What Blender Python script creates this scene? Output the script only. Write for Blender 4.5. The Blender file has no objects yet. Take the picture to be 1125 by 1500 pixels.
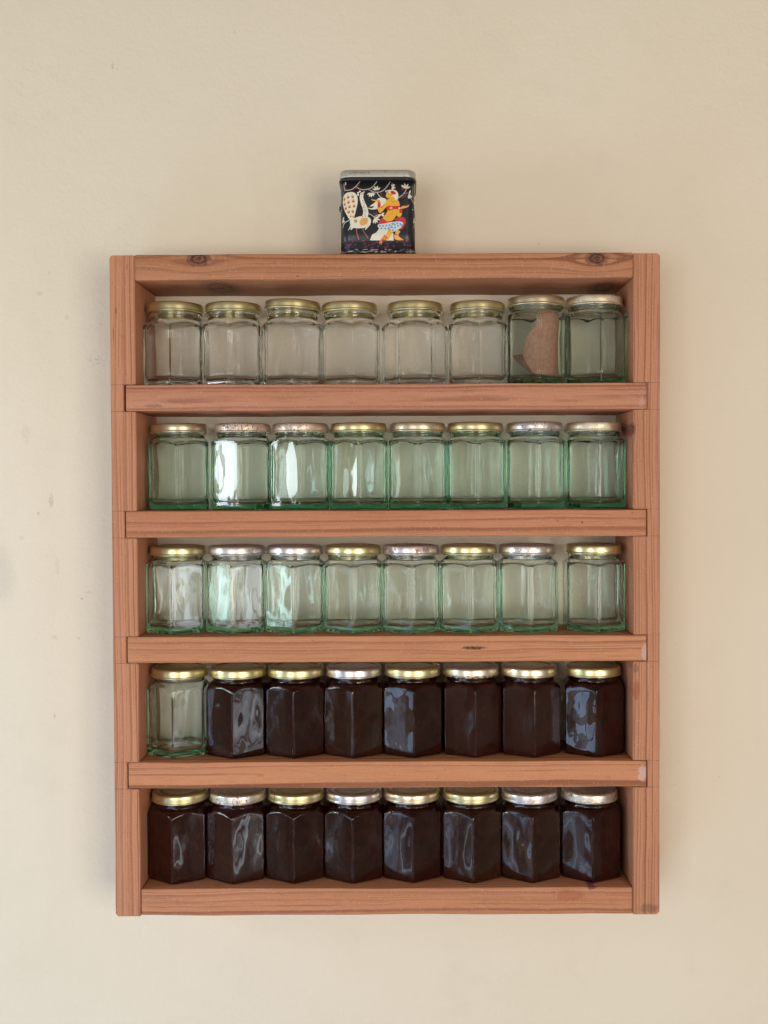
import bpy, bmesh, math, random
import numpy as np
from math import radians, sin, cos, pi, sqrt, exp
from mathutils import Vector, Matrix, noise as mnoise

S = bpy.context.scene
COL = S.collection
random.seed(7)

# ---------------------------------------------------------------- camera
CAM_D = 1.116                      # metres from the front of the rack
F_PX, PX0, PY0 = 1550.0, 590.0, 750.0
PITCH, ROLL = radians(1.25), radians(-0.23)
cam_d = bpy.data.cameras.new('camera')
cam = bpy.data.objects.new('camera', cam_d); COL.objects.link(cam)
FW = Vector((0, cos(PITCH), -sin(PITCH))); UP = Vector((0, sin(PITCH), cos(PITCH))); RT = Vector((1, 0, 0))
R2 = RT * cos(ROLL) + UP * sin(ROLL); U2 = UP * cos(ROLL) - RT * sin(ROLL)
cam.matrix_world = Matrix(((R2.x, U2.x, -FW.x, 0), (R2.y, U2.y, -FW.y, -CAM_D), (R2.z, U2.z, -FW.z, 0), (0, 0, 0, 1)))
cam_d.sensor_fit = 'VERTICAL'; cam_d.sensor_height = 36; cam_d.lens = F_PX / 1500 * 36
cam_d.shift_x = -(PX0 - 562.5) / 1500
cam_d.clip_start = 0.01; cam_d.clip_end = 50
S.camera = cam

def at(px, py, Y):
    """point seen at photograph pixel (px, py) on the upright plane y = Y"""
    d = FW + R2 * ((px - PX0) / F_PX) - U2 * ((py - PY0) / F_PX)
    t = (Y + CAM_D) / d.y
    return d * t + Vector((0, -CAM_D, 0))

# ---------------------------------------------------------------- render settings
S.view_settings.view_transform = 'Standard'; S.view_settings.look = 'None'
S.view_settings.exposure = 0.09; S.view_settings.gamma = 1
cy = S.cycles
cy.use_denoising = True
try:
    cy.denoiser = 'OPENIMAGEDENOISE'; cy.denoising_input_passes = 'RGB_ALBEDO_NORMAL'; cy.denoising_prefilter = 'ACCURATE'
except Exception: pass
cy.use_adaptive_sampling = False
cy.max_bounces = 26; cy.transmission_bounces = 24; cy.glossy_bounces = 8; cy.diffuse_bounces = 4
cy.sample_clamp_indirect = 6.0; cy.blur_glossy = 0.3
cy.caustics_reflective = True; cy.caustics_refractive = True

# ---------------------------------------------------------------- light: dim warm room + two windows
W = bpy.data.worlds.new('World'); S.world = W; W.use_nodes = True
WN = W.node_tree
bg = WN.nodes['Background']
bg.inputs['Color'].default_value = (1.0, 0.80, 0.58, 1); bg.inputs['Strength'].default_value = 0.22

def window_light(name, pos, target, w, h, strength, top, garden, seed, sill=0.45, dark=.25):
    L = bpy.data.lights.new(name, 'AREA'); L.shape = 'RECTANGLE'; L.size = w; L.size_y = h
    L.energy = strength * w * h * pi
    L.use_nodes = True
    nt = L.node_tree; N = nt.nodes; K = nt.links
    em = N.get('Emission') or N.new('ShaderNodeEmission')
    geo = N.new('ShaderNodeNewGeometry')
    sep = N.new('ShaderNodeSeparateXYZ'); K.new(geo.outputs['Parametric'], sep.inputs[0])
    def m(op, a, b=None, c=None):
        n = N.new('ShaderNodeMath'); n.operation = op
        for i, v in enumerate((a, b, c)):
            if v is None: continue
            if isinstance(v, (int, float)): n.inputs[i].default_value = v
            else: K.new(v, n.inputs[i])
        return n.outputs[0]
    u, v = sep.outputs[0], sep.outputs[1]
    # glazing bars
    bars = None
    for c, wd, src in ((0.5, 0.03, u), (0.02, 0.03, u), (0.98, 0.03, u), (0.66, 0.02, v), (0.01, .03, v), (.99, .03, v)):
        b = m('LESS_THAN', m('ABSOLUTE', m('SUBTRACT', src, c)), wd)
        bars = b if bars is None else m('MAXIMUM', bars, b)
    nz = N.new('ShaderNodeTexNoise'); nz.inputs['Scale'].default_value = 9; nz.inputs['Detail'].default_value = 5
    mp = N.new('ShaderNodeMapping'); mp.inputs['Location'].default_value = (seed, seed * 2, 0); mp.inputs['Scale'].default_value = (.9, .9 if dark > .2 else .45, 1)
    K.new(geo.outputs['Parametric'], mp.inputs[0]); K.new(mp.outputs[0], nz.inputs['Vector'])
    r = N.new('ShaderNodeValToRGB'); K.new(nz.outputs[0], r.inputs[0])
    r.color_ramp.elements[0].position = 0.44; r.color_ramp.elements[0].color = (*[c * dark for c in garden], 1)
    r.color_ramp.elements[1].position = 0.60; r.color_ramp.elements[1].color = (*garden, 1)
    f = m('GREATER_THAN', m('ADD', v, m('MULTIPLY', nz.outputs[0], 0.35)), sill + .17)
    mx = N.new('ShaderNodeMix'); mx.data_type = 'RGBA'; K.new(f, mx.inputs['Factor']); K.new(r.outputs[0], mx.inputs[6]); mx.inputs[7].default_value = (*top, 1)
    mb = N.new('ShaderNodeMix'); mb.data_type = 'RGBA'; K.new(bars, mb.inputs['Factor']); K.new(mx.outputs[2], mb.inputs[6]); mb.inputs[7].default_value = (.12, .11, .1, 1)
    K.new(mb.outputs[2], em.inputs['Color']); em.inputs['Strength'].default_value = 1
    o = bpy.data.objects.new(name, L); COL.objects.link(o)
    o.location = pos
    o.rotation_euler = (Vector(target) - Vector(pos)).to_track_quat('-Z', 'Y').to_euler()
    return o
# two tall windows across the room, left and right of the photographer
window_light('window_light_behind_left', (-0.78, -2.35, -0.20), (0, 0, -0.14), 0.95, 1.15, 6.0, (.93, .96, .99), (.82, .86, .84), 7.7, .12)
window_light('window_light_behind_right', (1.05, -2.40, -0.14), (0, 0, -0.08), 0.95, 1.15, 10.2, (1.0, .88, .70), (.88, .75, .56), 2.7, .12)
# added cool fill, low on the left, to lift the lower-left wall
window_light('low_fill_left', (-1.05, -0.90, -1.55), (-.2, 0, -0.45), 1.2, 0.8, 3.4, (.50, .76, 1.12), (.55, .76, 1.0), 9.1, .1)
# garden door to the left (bluish), a small bright casement beyond it, a narrow window to the right
window_light('window_light_door', (-1.68, -1.08, -0.88), (0, 0, -0.35), 0.36, 1.1, 3.2, (.46, .66, 1.0), (.40, .54, .76), 1.3, .55, .07)
window_light('window_light_left', (-1.68, -0.58, -0.10), (0, 0, -0.1), 0.42, 0.58, 17, (.80, .94, 1.0), (.50, .80, .78), 3.3, .50, .10)
window_light('window_light_right', (1.32, -1.35, -0.68), (0, 0, -0.25), 0.34, 1.3, 5.6, (.80, .90, 1.0), (.50, .56, .62), 5.1, .75, .07)

# ---------------------------------------------------------------- helpers
class NT:
    def __init__(s, mat):
        mat.use_nodes = True; s.t = mat.node_tree; s.N = s.t.nodes; s.K = s.t.links
        s.N.clear(); s.out = s.N.new('ShaderNodeOutputMaterial')
    def put(s, sock, v):
        if isinstance(v, (int, float)):
            sock.default_value = v
        elif isinstance(v, (tuple, list)):
            sock.default_value = tuple(v) + (1,) if (len(v) == 3 and sock.type == 'RGBA') else tuple(v)
        else: s.K.new(v, sock)
    def m(s, op, *a):
        n = s.N.new('ShaderNodeMath'); n.operation = op
        for i, v in enumerate(a): s.put(n.inputs[i], v)
        return n.outputs[0]
    def obj(s): return s.N.new('ShaderNodeTexCoord').outputs['Object']
    def sep(s, v):
        n = s.N.new('ShaderNodeSeparateXYZ'); s.K.new(v, n.inputs[0]); return n.outputs
    def comb(s, x, y, z):
        n = s.N.new('ShaderNodeCombineXYZ')
        for i, v in enumerate((x, y, z)): s.put(n.inputs[i], v)
        return n.outputs[0]
    def noise(s, vec, scale, detail=2, rough=.5, dist=0):
        n = s.N.new('ShaderNodeTexNoise'); s.put(n.inputs['Vector'], vec)
        n.inputs['Scale'].default_value = scale; n.inputs['Detail'].default_value = detail
        n.inputs['Roughness'].default_value = rough; n.inputs['Distortion'].default_value = dist
        return n.outputs[0]
    def mapv(s, vec, loc=(0, 0, 0), sc=(1, 1, 1)):
        n = s.N.new('ShaderNodeMapping'); s.K.new(vec, n.inputs[0]); s.put(n.inputs['Location'], loc); s.put(n.inputs['Scale'], sc)
        return n.outputs[0]
    def ramp(s, v, stops):
        n = s.N.new('ShaderNodeValToRGB'); s.put(n.inputs[0], v); e = n.color_ramp.elements
        while len(e) < len(stops): e.new(0.5)
        for i, (p, c) in enumerate(stops):
            e[i].position = p; e[i].color = (*c, 1) if len(c) == 3 else c
        return n.outputs[0]
    def step(s, v, lo, hi):
        n = s.N.new('ShaderNodeMapRange'); n.interpolation_type = 'SMOOTHSTEP'
        s.put(n.inputs[0], v); s.put(n.inputs[1], lo); s.put(n.inputs[2], hi)
        return n.outputs[0]
    def mix(s, f, a, b, mode='MIX'):
        n = s.N.new('ShaderNodeMix'); n.data_type = 'RGBA'; n.blend_type = mode
        s.put(n.inputs['Factor'], f); s.put(n.inputs[6], a); s.put(n.inputs[7], b)
        return n.outputs[2]
    def bump(s, h, dist, strength=1, nrm=None):
        n = s.N.new('ShaderNodeBump'); n.inputs['Distance'].default_value = dist; n.inputs['Strength'].default_value = strength
        s.put(n.inputs['Height'], h)
        if nrm is not None: s.K.new(nrm, n.inputs['Normal'])
        return n.outputs[0]
    def bsdf(s, **k):
        n = s.N.new('ShaderNodeBsdfPrincipled')
        for a, v in k.items(): s.put(n.inputs[a.replace('_', ' ')], v)
        s.K.new(n.outputs[0], s.out.inputs['Surface']); return n

def mesh_obj(name, verts, faces, mat, parent=None, smooth=True, loc=None):
    me = bpy.data.meshes.new(name); me.from_pydata(verts, [], faces); me.update()
    if smooth: me.polygons.foreach_set('use_smooth', [True] * len(me.polygons))
    if mat: me.materials.append(mat)
    return link(name, me, parent, loc)
def link(name, me, parent=None, loc=None):
    o = bpy.data.objects.new(name, me); COL.objects.link(o)
    if parent: o.parent = parent
    if loc is not None: o.location = loc
    return o
def bm_obj(name, bm, mat, parent=None, smooth=False):
    me = bpy.data.meshes.new(name); bm.to_mesh(me); bm.free()
    if smooth: me.polygons.foreach_set('use_smooth', [True] * len(me.polygons))
    if mat: me.materials.append(mat)
    return link(name, me, parent)
def thing(name, label, cat, loc, group=None, rz=0):
    o = bpy.data.objects.new(name, None); COL.objects.link(o); o.location = loc; o.rotation_euler = (0, 0, rz)
    o.empty_display_size = .02
    o['label'] = label; o['category'] = cat
    if group: o['group'] = group
    return o

# ---------------------------------------------------------------- wall
WALL_Y = 0.0945
def wall_material():
    M = bpy.data.materials.new('cream_wall_paint'); n = NT(M)
    p = n.obj(); x, y, z = n.sep(p)
    base = n.mix(n.step(n.noise(p, 2.2, 3), .3, .7), (.770, .693, .574), (.795, .724, .612))
    base = n.mix(n.m('MULTIPLY', n.step(n.noise(p, 14, 4, .65), .5, .8), .35), base, (.70, .635, .525))
    # scuffs, and one soft blue-grey blotch (kind 1) at the left: pixel x, y, half width, half height (m), strength, colour
    marks = [((165, 97), .0014, .0042, .55, 0), ((171, 101), .0022, .0020, .4, 0),
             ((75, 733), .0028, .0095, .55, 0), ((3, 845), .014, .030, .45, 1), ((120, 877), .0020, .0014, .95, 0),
             ((129, 868), .0060, .0016, .35, 0), ((140, 527), .0120, .0105, .50, 2), ((58, 430), .0050, .0026, .35, 0),
             ((98, 465), .0030, .0030, .42, 0), ((72, 400), .0018, .0030, .3, 0), ((147, 475), .003, .003, .4, 2),
             ((80, 1048), .0012, .0030, .6, 0), ((38, 635), .006, .012, .2, 0), ((32, 788), .004, .003, .35, 0),
             ((56, 752), .002, .002, .5, 0), ((84, 830), .003, .012, .2, 0), ((343, 47), .001, .0012, .5, 0),
             ((155, 330), .008, .0015, .35, 2), ((230, 323), .006, .0012, .35, 2), ((166, 1328), .0018, .006, .5, 2),
             ((968, 1137), .0022, .0040, .45, 2), ((988, 1149), .0012, .0012, .4, 0), ((790, 357), .0012, .0012, .5, 0),
             ((1054, 1137), .0010, .0014, .5, 0), ((115, 935), .003, .002, .3, 0), ((80, 934), .004, .003, .3, 0)]
    nz = n.noise(p, 420, 3, .7); nl = n.noise(p, 160, 3, .6, .6)
    grime = (.19, .17, .15)
    for (pp, hw, hh, st, kind) in marks:
        c = at(pp[0], pp[1], WALL_Y)
        dx = n.m('DIVIDE', n.m('SUBTRACT', x, c.x), hw); dz = n.m('DIVIDE', n.m('SUBTRACT', z, c.z), hh)
        sh = n.m('MULTIPLY', n.m('SUBTRACT', nl, .5), .9)
        d = n.m('ADD', n.m('SQRT', n.m('ADD', n.m('MULTIPLY', dx, dx), n.m('MULTIPLY', dz, dz))), sh)
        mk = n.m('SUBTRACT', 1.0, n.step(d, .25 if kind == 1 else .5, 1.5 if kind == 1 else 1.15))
        if kind == 2: mk = n.m('MULTIPLY', mk, n.step(nz, .54, .62))
        elif kind == 0: mk = n.m('MULTIPLY', mk, n.step(nz, .30, .60))
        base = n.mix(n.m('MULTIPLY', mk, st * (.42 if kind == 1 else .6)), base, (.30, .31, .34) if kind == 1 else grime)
    h1 = n.noise(p, 260, 3, .55); h2 = n.noise(p, 70, 2); h3 = n.noise(p, 9, 2)
    h = n.m('ADD', n.m('ADD', n.m('MULTIPLY', h1, .0006), n.m('MULTIPLY', h2, .0007)), n.m('MULTIPLY', h3, .003))
    nb = n.bump(h, 1.0, .85)
    n.bsdf(Base_Color=base, Roughness=.62, Normal=nb, Specular_IOR_Level=.3)
    return M
bm = bmesh.new()
bmesh.ops.create_cube(bm, size=1)
for v in bm.verts: v.co = Vector((v.co.x * 6.0, WALL_Y + .05 + v.co.y * .1, v.co.z * 3.4 - .1))
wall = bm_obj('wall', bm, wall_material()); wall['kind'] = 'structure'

# ---------------------------------------------------------------- wooden rack
def wood(name, axis, seed, ring=(.30, -.16), spacing=.0032, knots=(), spots=(), lines=(), tint=(1, 1, 1), contrast=1.0, endgrain=None):
    """axis 'x' or 'z' = grain direction; ring = offset of the pith; knots = (along, across, depth, a, b, dark)"""
    M = bpy.data.materials.new(name); n = NT(M)
    p = n.obj(); x, y, z = n.sep(p)
    L, A = (x, z) if axis == 'x' else (z, x)          # along, across (seen on the front)
    low = n.noise(n.comb(n.m('MULTIPLY', L, 2.2), n.m('MULTIPLY', A, 16), n.m('ADD', n.m('MULTIPLY', y, 16), seed * 7.3)), 1, 2)
    mid = n.noise(n.comb(n.m('MULTIPLY', L, 11), n.m('MULTIPLY', A, 70), n.m('ADD', n.m('MULTIPLY', y, 70), seed * 3.1)), 1, 2)
    Aw = n.m('ADD', A, n.m('ADD', n.m('MULTIPLY', n.m('SUBTRACT', low, .5), .016), n.m('MULTIPLY', n.m('SUBTRACT', mid, .5), .0022)))
    kmask = None; kr = None
    for (kl, ka, ky, a, b, dk) in knots:
        dl = n.m('DIVIDE', n.m('SUBTRACT', L, kl), a); da = n.m('DIVIDE', n.m('SUBTRACT', A, ka), b)
        dy = n.m('DIVIDE', n.m('SUBTRACT', y, ky), .05)
        r2 = n.m('ADD', n.m('ADD', n.m('MULTIPLY', dl, dl), n.m('MULTIPLY', da, da)), n.m('MULTIPLY', dy, dy))
        g = n.m('POWER', 2.718, n.m('MULTIPLY', r2, -.22))
        sgn = n.m('DIVIDE', da, n.m('ADD', n.m('ABSOLUTE', da), .35))
        Aw = n.m('SUBTRACT', Aw, n.m('MULTIPLY', n.m('MULTIPLY', g, sgn), b * 1.5))
        wob = n.m('MULTIPLY', n.m('SUBTRACT', n.noise(p, 260, 3, .6), .5), .8)
        sr = n.m('SQRT', r2); kr = sr if kr is None else n.m('MINIMUM', kr, sr)
        km = n.m('MULTIPLY', n.m('SUBTRACT', 1.0, n.step(n.m('ADD', n.m('SQRT', r2), wob), .55, 1.05)), dk)
        kmask = km if kmask is None else n.m('MAXIMUM', kmask, km)
    dA = n.m('SUBTRACT', Aw, ring[1]); dY = n.m('SUBTRACT', y, ring[0])
    rad = n.m('SQRT', n.m('ADD', n.m('MULTIPLY', dA, dA), n.m('MULTIPLY', dY, dY)))
    # uneven ring widths
    rad = n.m('ADD', n.m('DIVIDE', rad, spacing), n.m('MULTIPLY', n.noise(n.comb(n.m('DIVIDE', rad, .012), seed, 0), 1, 2), 3.5))
    t = n.m('FRACT', rad)
    rid = n.m('FLOOR', rad)
    wn = n.N.new('ShaderNodeTexWhiteNoise'); wn.noise_dimensions = '1D'; n.K.new(n.m('ADD', rid, seed * 13.7), wn.inputs['W'])
    amp = n.m('ADD', .38, n.m('MULTIPLY', wn.outputs[0], .62))
    late = n.m('MULTIPLY', n.m('MULTIPLY', n.m('ADD', n.m('MULTIPLY', n.step(t, .20, .80), .22), n.m('MULTIPLY', n.step(t, .66, .84), .78)), n.m('SUBTRACT', 1.0, n.step(t, .93, .985))), amp)
    t2 = n.m('FRACT', n.m('MULTIPLY', rad, 3.0)); fine = n.m('MULTIPLY', n.m('MULTIPLY', n.step(t2, .55, .85), n.m('SUBTRACT', 1.0, n.step(t2, .9, 1.0))), n.m('MULTIPLY', n.step(mid, .38, .6), .60))
    late = n.m('MAXIMUM', late, fine)
    light = (.545 * tint[0], .240 * tint[1], .130 * tint[2]); dark = (.190 * tint[0], .055 * tint[1], .026 * tint[2])
    big = n.noise(n.comb(n.m('MULTIPLY', L, 4), n.m('MULTIPLY', A, 25), n.m('ADD', n.m('MULTIPLY', y, 25), seed)), 1, 3)
    c = n.mix(n.m('MULTIPLY', late, contrast * .92), light, dark)
    c = n.mix(n.m('MULTIPLY', n.step(big, .35, .75), .50), c, (.44 * tint[0], .178 * tint[1], .088 * tint[2]))
    # fine fibre and short sawn flecks
    fib = n.noise(n.comb(n.m('MULTIPLY', L, 45), n.m('MULTIPLY', A, 1500), n.m('MULTIPLY', y, 1500)), 1, 2)
    c = n.mix(n.m('MULTIPLY', n.step(fib, .52, .78), .30), c, (.26, .10, .055))
    c = n.mix(n.m('MULTIPLY', n.step(n.m('SUBTRACT', 1.0, fib), .52, .78), .16), c, (.68, .42, .30))
    fl = n.noise(n.comb(n.m('MULTIPLY', L, 620), n.m('MULTIPLY', A, 260), n.m('MULTIPLY', y, 260)), 1, 2)
    c = n.mix(n.m('MULTIPLY', n.step(fl, .58, .72), .22), c, (.70, .44, .33))
    # grubby patches
    gr = n.noise(p, 38, 4, .65)
    c = n.mix(n.m('MULTIPLY', n.step(gr, .60, .80), .40), c, (.22, .10, .065))
    dent = n.noise(n.comb(n.m('MULTIPLY', L, 150), n.m('MULTIPLY', A, 420), n.m('MULTIPLY', y, 420)), 1, 3, .6)
    c = n.mix(n.m('MULTIPLY', n.step(dent, .66, .74), .55), c, (.16, .06, .035))
    if kmask is not None:
        kc = n.mix(n.m('MULTIPLY', n.m('ADD', n.step(n.noise(p, 330, 3, .7), .4, .62), n.step(n.m('SINE', n.m('ADD', n.m('MULTIPLY', kr, 17), n.m('MULTIPLY', n.noise(p, 160, 2), 5))), -.2, .8)), .5), (.040, .016, .012), (.25, .095, .052))
        c = n.mix(kmask, c, kc)
    wob2 = n.noise(p, 190, 3, .65)
    for (sl, sa, a, b, col, st) in spots:
        dl = n.m('DIVIDE', n.m('SUBTRACT', L, sl), a); da = n.m('DIVIDE', n.m('SUBTRACT', A, sa), b)
        r = n.m('ADD', n.m('SQRT', n.m('ADD', n.m('MULTIPLY', dl, dl), n.m('MULTIPLY', da, da))), n.m('MULTIPLY', n.m('SUBTRACT', wob2, .5), 1.9))
        c = n.mix(n.m('MULTIPLY', n.m('SUBTRACT', 1.0, n.step(r, .6, 1.1)), st), c, col)
    lnz = n.step(n.noise(p, 120, 2), .35, .6)
    for (ax, pos, wd, st) in lines:             # pencil marks of the joiner
        src = L if ax == 'l' else A
        d = n.m('ABSOLUTE', n.m('SUBTRACT', src, pos))
        mk = n.m('MULTIPLY', n.m('SUBTRACT', 1.0, n.step(d, wd * .4, wd)), n.m('MULTIPLY', n.m('ADD', .3, n.m('MULTIPLY', lnz, .7)), st))
        c = n.mix(mk, c, (.10, .055, .05))
    h = n.m('ADD', n.m('MULTIPLY', late, -.00018), n.m('ADD', n.m('MULTIPLY', fib, .00016), n.m('MULTIPLY', gr, .0006)))
    n.bsdf(Base_Color=c, Roughness=n.m('ADD', .50, n.m('MULTIPLY', fib, .2)), Normal=n.bump(h, 1.0, .8), Specular_IOR_Level=.35)
    return M

RACK_D = .0925
X0, X1, XI0, XI1 = -.3070, .2715, -.2804, .2430
ZT, ZB = .2464, -.4537
SHELVES = [(.0830, .1105), (-.0505, -.0225), (-.1832, -.1555), (-.3170, -.2891)]
SX0, SX1 = -.2928, .2578
rack = thing('wall_rack', 'wooden five-tier rack of reddish pine boards hung on the cream wall', 'shelf', (0, 0, ZB))
OFF = Vector((0, 0, ZB))

def wobble(bm, amp, sc, seed):
    for v in bm.verts:
        q = v.co * sc + Vector((seed * 5.1, 0, 0))
        v.co.x += mnoise.noise(q) * amp * .6; v.co.z += mnoise.noise(q + Vector((9, 3, 1))) * amp; v.co.y += mnoise.noise(q + Vector((2, 8, 5))) * amp * .3

def long_board(name, x0, x1, z0, z1, y0, y1, mat, seed, bev=.0009, amp=.0005, tilt=0.0):
    """board with rounded arrises, cut into short lengths so the edges can waver"""
    bm = bmesh.new()
    n = 70
    # rounded rectangle section in y,z
    sec = []
    for (cy_, cz_, a0) in ((y0 + bev, z0 + bev, 180), (y1 - bev, z0 + bev, 270), (y1 - bev, z1 - bev, 0), (y0 + bev, z1 - bev, 90)):
        for k in range(4):
            a = radians(a0 + k * 30); sec.append((cy_ + bev * cos(a), cz_ + bev * sin(a)))
    xs = [x0, x0 + bev * .3, x0 + bev] + [x0 + bev + (x1 - x0 - 2 * bev) * i / n for i in range(1, n)] + [x1 - bev, x1 - bev * .3, x1]
    rings = []
    for i, x in enumerate(xs):
        e = min(i, len(xs) - 1 - i); s = bev * (1.0 if e == 0 else .3 if e == 1 else 0)
        ring = []
        for (yy, zz) in sec:
            yc, zc = (y0 + y1) / 2, (z0 + z1) / 2
            ring.append(bm.verts.new((x, yy - math.copysign(s, yy - yc), zz - math.copysign(s, zz - zc) + tilt * (x - x0) / (x1 - x0))))
        rings.append(ring)
    m_ = len(sec)
    for a, b in zip(rings, rings[1:]):
        for k in range(m_): bm.faces.new((a[k], a[(k + 1) % m_], b[(k + 1) % m_], b[k]))
    bm.faces.new(rings[0][::-1]); bm.faces.new(rings[-1])
    for v in bm.verts:
        q = Vector((v.co.x * 14 + seed * 5.1, v.co.y * 8, v.co.z * 30))
        v.co.z += mnoise.noise(q) * amp; v.co.y += mnoise.noise(q + Vector((3, 8, 5))) * amp * .4
        q2 = v.co * 120 + Vector((seed, 0, 0))
        v.co.z += mnoise.noise(q2) * amp * .22; v.co.y += mnoise.noise(q2 + Vector((7, 7, 7))) * amp * .2
        v.co -= OFF
    bmesh.ops.recalc_face_normals(bm, faces=bm.faces)
    o = bm_obj(name, bm, mat, rack, True)
    return o

def zz(z): return z - ZB          # rack-local height
plum = (.16, .035, .045); white_smear = (.62, .44, .42); stain = (.33, .075, .035)

top_m = wood('pine_top', 'x', 1, (.26, zz(.12)), .0040, tint=(.88, .88, .84),
    knots=[(at(291, 380, 0).x, zz(at(291, 380, 0).z), .0, .0150, .0085, 1.0), (at(874, 379, 0).x, zz(at(874, 379, 0).z), .0, .0145, .0085, 1.0),
           (at(325, 421, .05).x, zz(.2195), .045, .024, .003, .7), (at(884, 419, .05).x, zz(.2195), .05, .020, .003, .7), (at(436, 405, 0).x, zz(at(436, 405, 0).z), 0, .0015, .001, .9)])
long_board('top_board', XI0 + .0003, XI1 - .0003, .2195, .2466, -.0012, RACK_D, top_m, 1, bev=.0016, amp=.0007, tilt=.0008)
specs = [dict(ring=(.20, zz(.02)), spots=[(at(940, 590, 0).x, zz(at(940, 590, 0).z), .003, .008, white_smear, .25), (at(226, 595, 0).x, zz(at(226, 595, 0).z), .010, .0022, (.14, .08, .08), .45)]),
         dict(ring=(.34, zz(-.20)), spots=[(at(853, 765, 0).x, zz(at(853, 765, 0).z), .0015, .0012, (.06, .03, .02), .7)]),
         dict(ring=(.30, zz(-.28)), knots=[(at(694, 949, 0).x, zz(at(694, 949, 0).z), 0, .0150, .0022, 1.0)],
              spots=[(at(944, 955, 0).x, zz(at(944, 955, 0).z), .0035, .010, white_smear, .6)]),
         dict(ring=(.24, zz(-.42)), spots=[(at(381, 1136, 0).x, zz(at(381, 1136, 0).z), .0055, .0022, (.46, .15, .03), .55),
              (at(942, 1133, 0).x, zz(at(942, 1133, 0).z), .0060, .0090, white_smear, .75), (at(187, 1140, 0).x, zz(at(187, 1140, 0).z), .0012, .005, white_smear, .6)])]
for i, (z0, z1) in enumerate(SHELVES):
    sp = specs[i]
    mt = wood('pine_shelf', 'x', 3 + i * 2.3, sp['ring'], .0041 + .0005 * (i % 2), knots=sp.get('knots', ()), spots=sp.get('spots', ()), tint=((.97, .98, 1.08), (1.0, .95, .95), (1.05, 1.06, 1.0), (1.06, 1.04, .98))[i])
    long_board('shelf_board', SX0 + (.0018, .0004, .0009, .0005)[i], SX1 - (.0003, .0007, .0003, .0004)[i], z0, z1, (-.0006, .0004, -.0003, .0003)[i], RACK_D, mt, 3 + i, bev=.0011, amp=.0006)
bot_m = wood('pine_bottom', 'x', 17, (.28, zz(-.56)), .0038, spots=[(at(867, 1301, 0).x, zz(-.4250), .0050, .0022, plum, .8), (at(835, 1312, 0).x, zz(-.4330), .018, .007, stain, .42)])
long_board('bottom_board', XI0 + .0003, XI1 - .0003, -.4532, -.4247, .0008, RACK_D, bot_m, 19, bev=.0012, amp=.0008)

def side_board(name, xo, xi, xs, mat, seed):
    """upright with a housing cut for each shelf; xo outer edge, xi inner edge, xs = how far the shelves reach in"""
    sgn = 1 if xi > xo else -1
    pts = [(xo, ZB), (xi, ZB)]
    g = .0004
    for (z0, z1) in reversed(SHELVES):
        pts += [(xi, z0 - g), (xs - sgn * g, z0 - g), (xs - sgn * g, z1 + g), (xi, z1 + g)]
    pts += [(xi, ZT), (xo, ZT)]
    bm = bmesh.new()
    f = [bm.verts.new((px, 0, pz)) for px, pz in pts]; b = [bm.verts.new((px, RACK_D, pz)) for px, pz in pts]
    k = len(pts)
    bm.faces.new(f); bm.faces.new(b[::-1])
    for i in range(k): bm.faces.new((f[i], b[i], b[(i + 1) % k], f[(i + 1) % k]))
    bmesh.ops.recalc_face_normals(bm, faces=bm.faces)
    corner = [e for e in bm.edges if abs(e.verts[0].co.x - xo) < 1e-6 and abs(e.verts[1].co.x - xo) < 1e-6 and abs(e.verts[0].co.z - e.verts[1].co.z) < 1e-6]
    bmesh.ops.bevel(bm, geom=corner, offset=.0022, segments=3, affect='EDGES')
    sharp = [e for e in bm.edges if len(e.link_faces) == 2 and e.calc_face_angle(0) > radians(40)]
    bmesh.ops.bevel(bm, geom=sharp, offset=.0008, segments=2, affect='EDGES')
    for z in np.arange(ZB, ZT, .012):
        bmesh.ops.bisect_plane(bm, geom=bm.verts[:] + bm.edges[:] + bm.faces[:], plane_co=(0, 0, float(z) + .0031), plane_no=(0, 0, 1))
    for v in bm.verts:
        q = Vector((v.co.x * 20 + seed, v.co.y * 8, v.co.z * 12))
        v.co.x += mnoise.noise(q) * .0005; v.co.y += mnoise.noise(q + Vector((4, 1, 9))) * .00025
        v.co -= OFF
    return bm_obj(name, bm, mat, rack, False)
pl = []
for (z0, z1) in SHELVES: pl += [('l', zz(z0 - .0002), .00045, .75), ('l', zz(z1 + .0002), .00045, .75)]
ls = [(zz(at(170, 455, 0).z), at(170, 455, 0).x, .0040, .0012, (.14, .05, .04), .6), (zz(at(166, 490, 0).z), at(166, 490, 0).x, .0080, .0007, (.14, .05, .04), .5),
      (zz(at(186, 390, 0).z), at(186, 390, 0).x, .003, .001, (.2, .08, .06), .4)]
left_m = wood('pine_upright_left', 'z', 23, (.22, -.40), .0031, spots=ls, lines=pl + [('a', -.2935, .0004, .45)], tint=(1.02, 1.04, 1.06), contrast=.95)
rs = [(zz(at(932, 1012, 0).z), at(932, 1012, 0).x, .0120, .0042, stain, .6), (zz(at(950, 1330, 0).z), at(950, 1330, 0).x, .005, .012, (.12, .07, .06), .45),
      (zz(at(932, 978, 0).z), at(932, 978, 0).x, .005, .004, (.10, .05, .05), .45)]
right_m = wood('pine_upright_right', 'z', 31, (.20, .13), .0030, spots=rs, lines=pl, tint=(.96, .97, 1.0), contrast=.95, knots=[(zz(at(921, 630, .02).z), .2430, .02, .008, .003, .8)])
side_board('side_board', X0, XI0, SX0, left_m, 2.0)
side_board('side_board', X1, XI1, SX1, right_m, 8.0)

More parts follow.
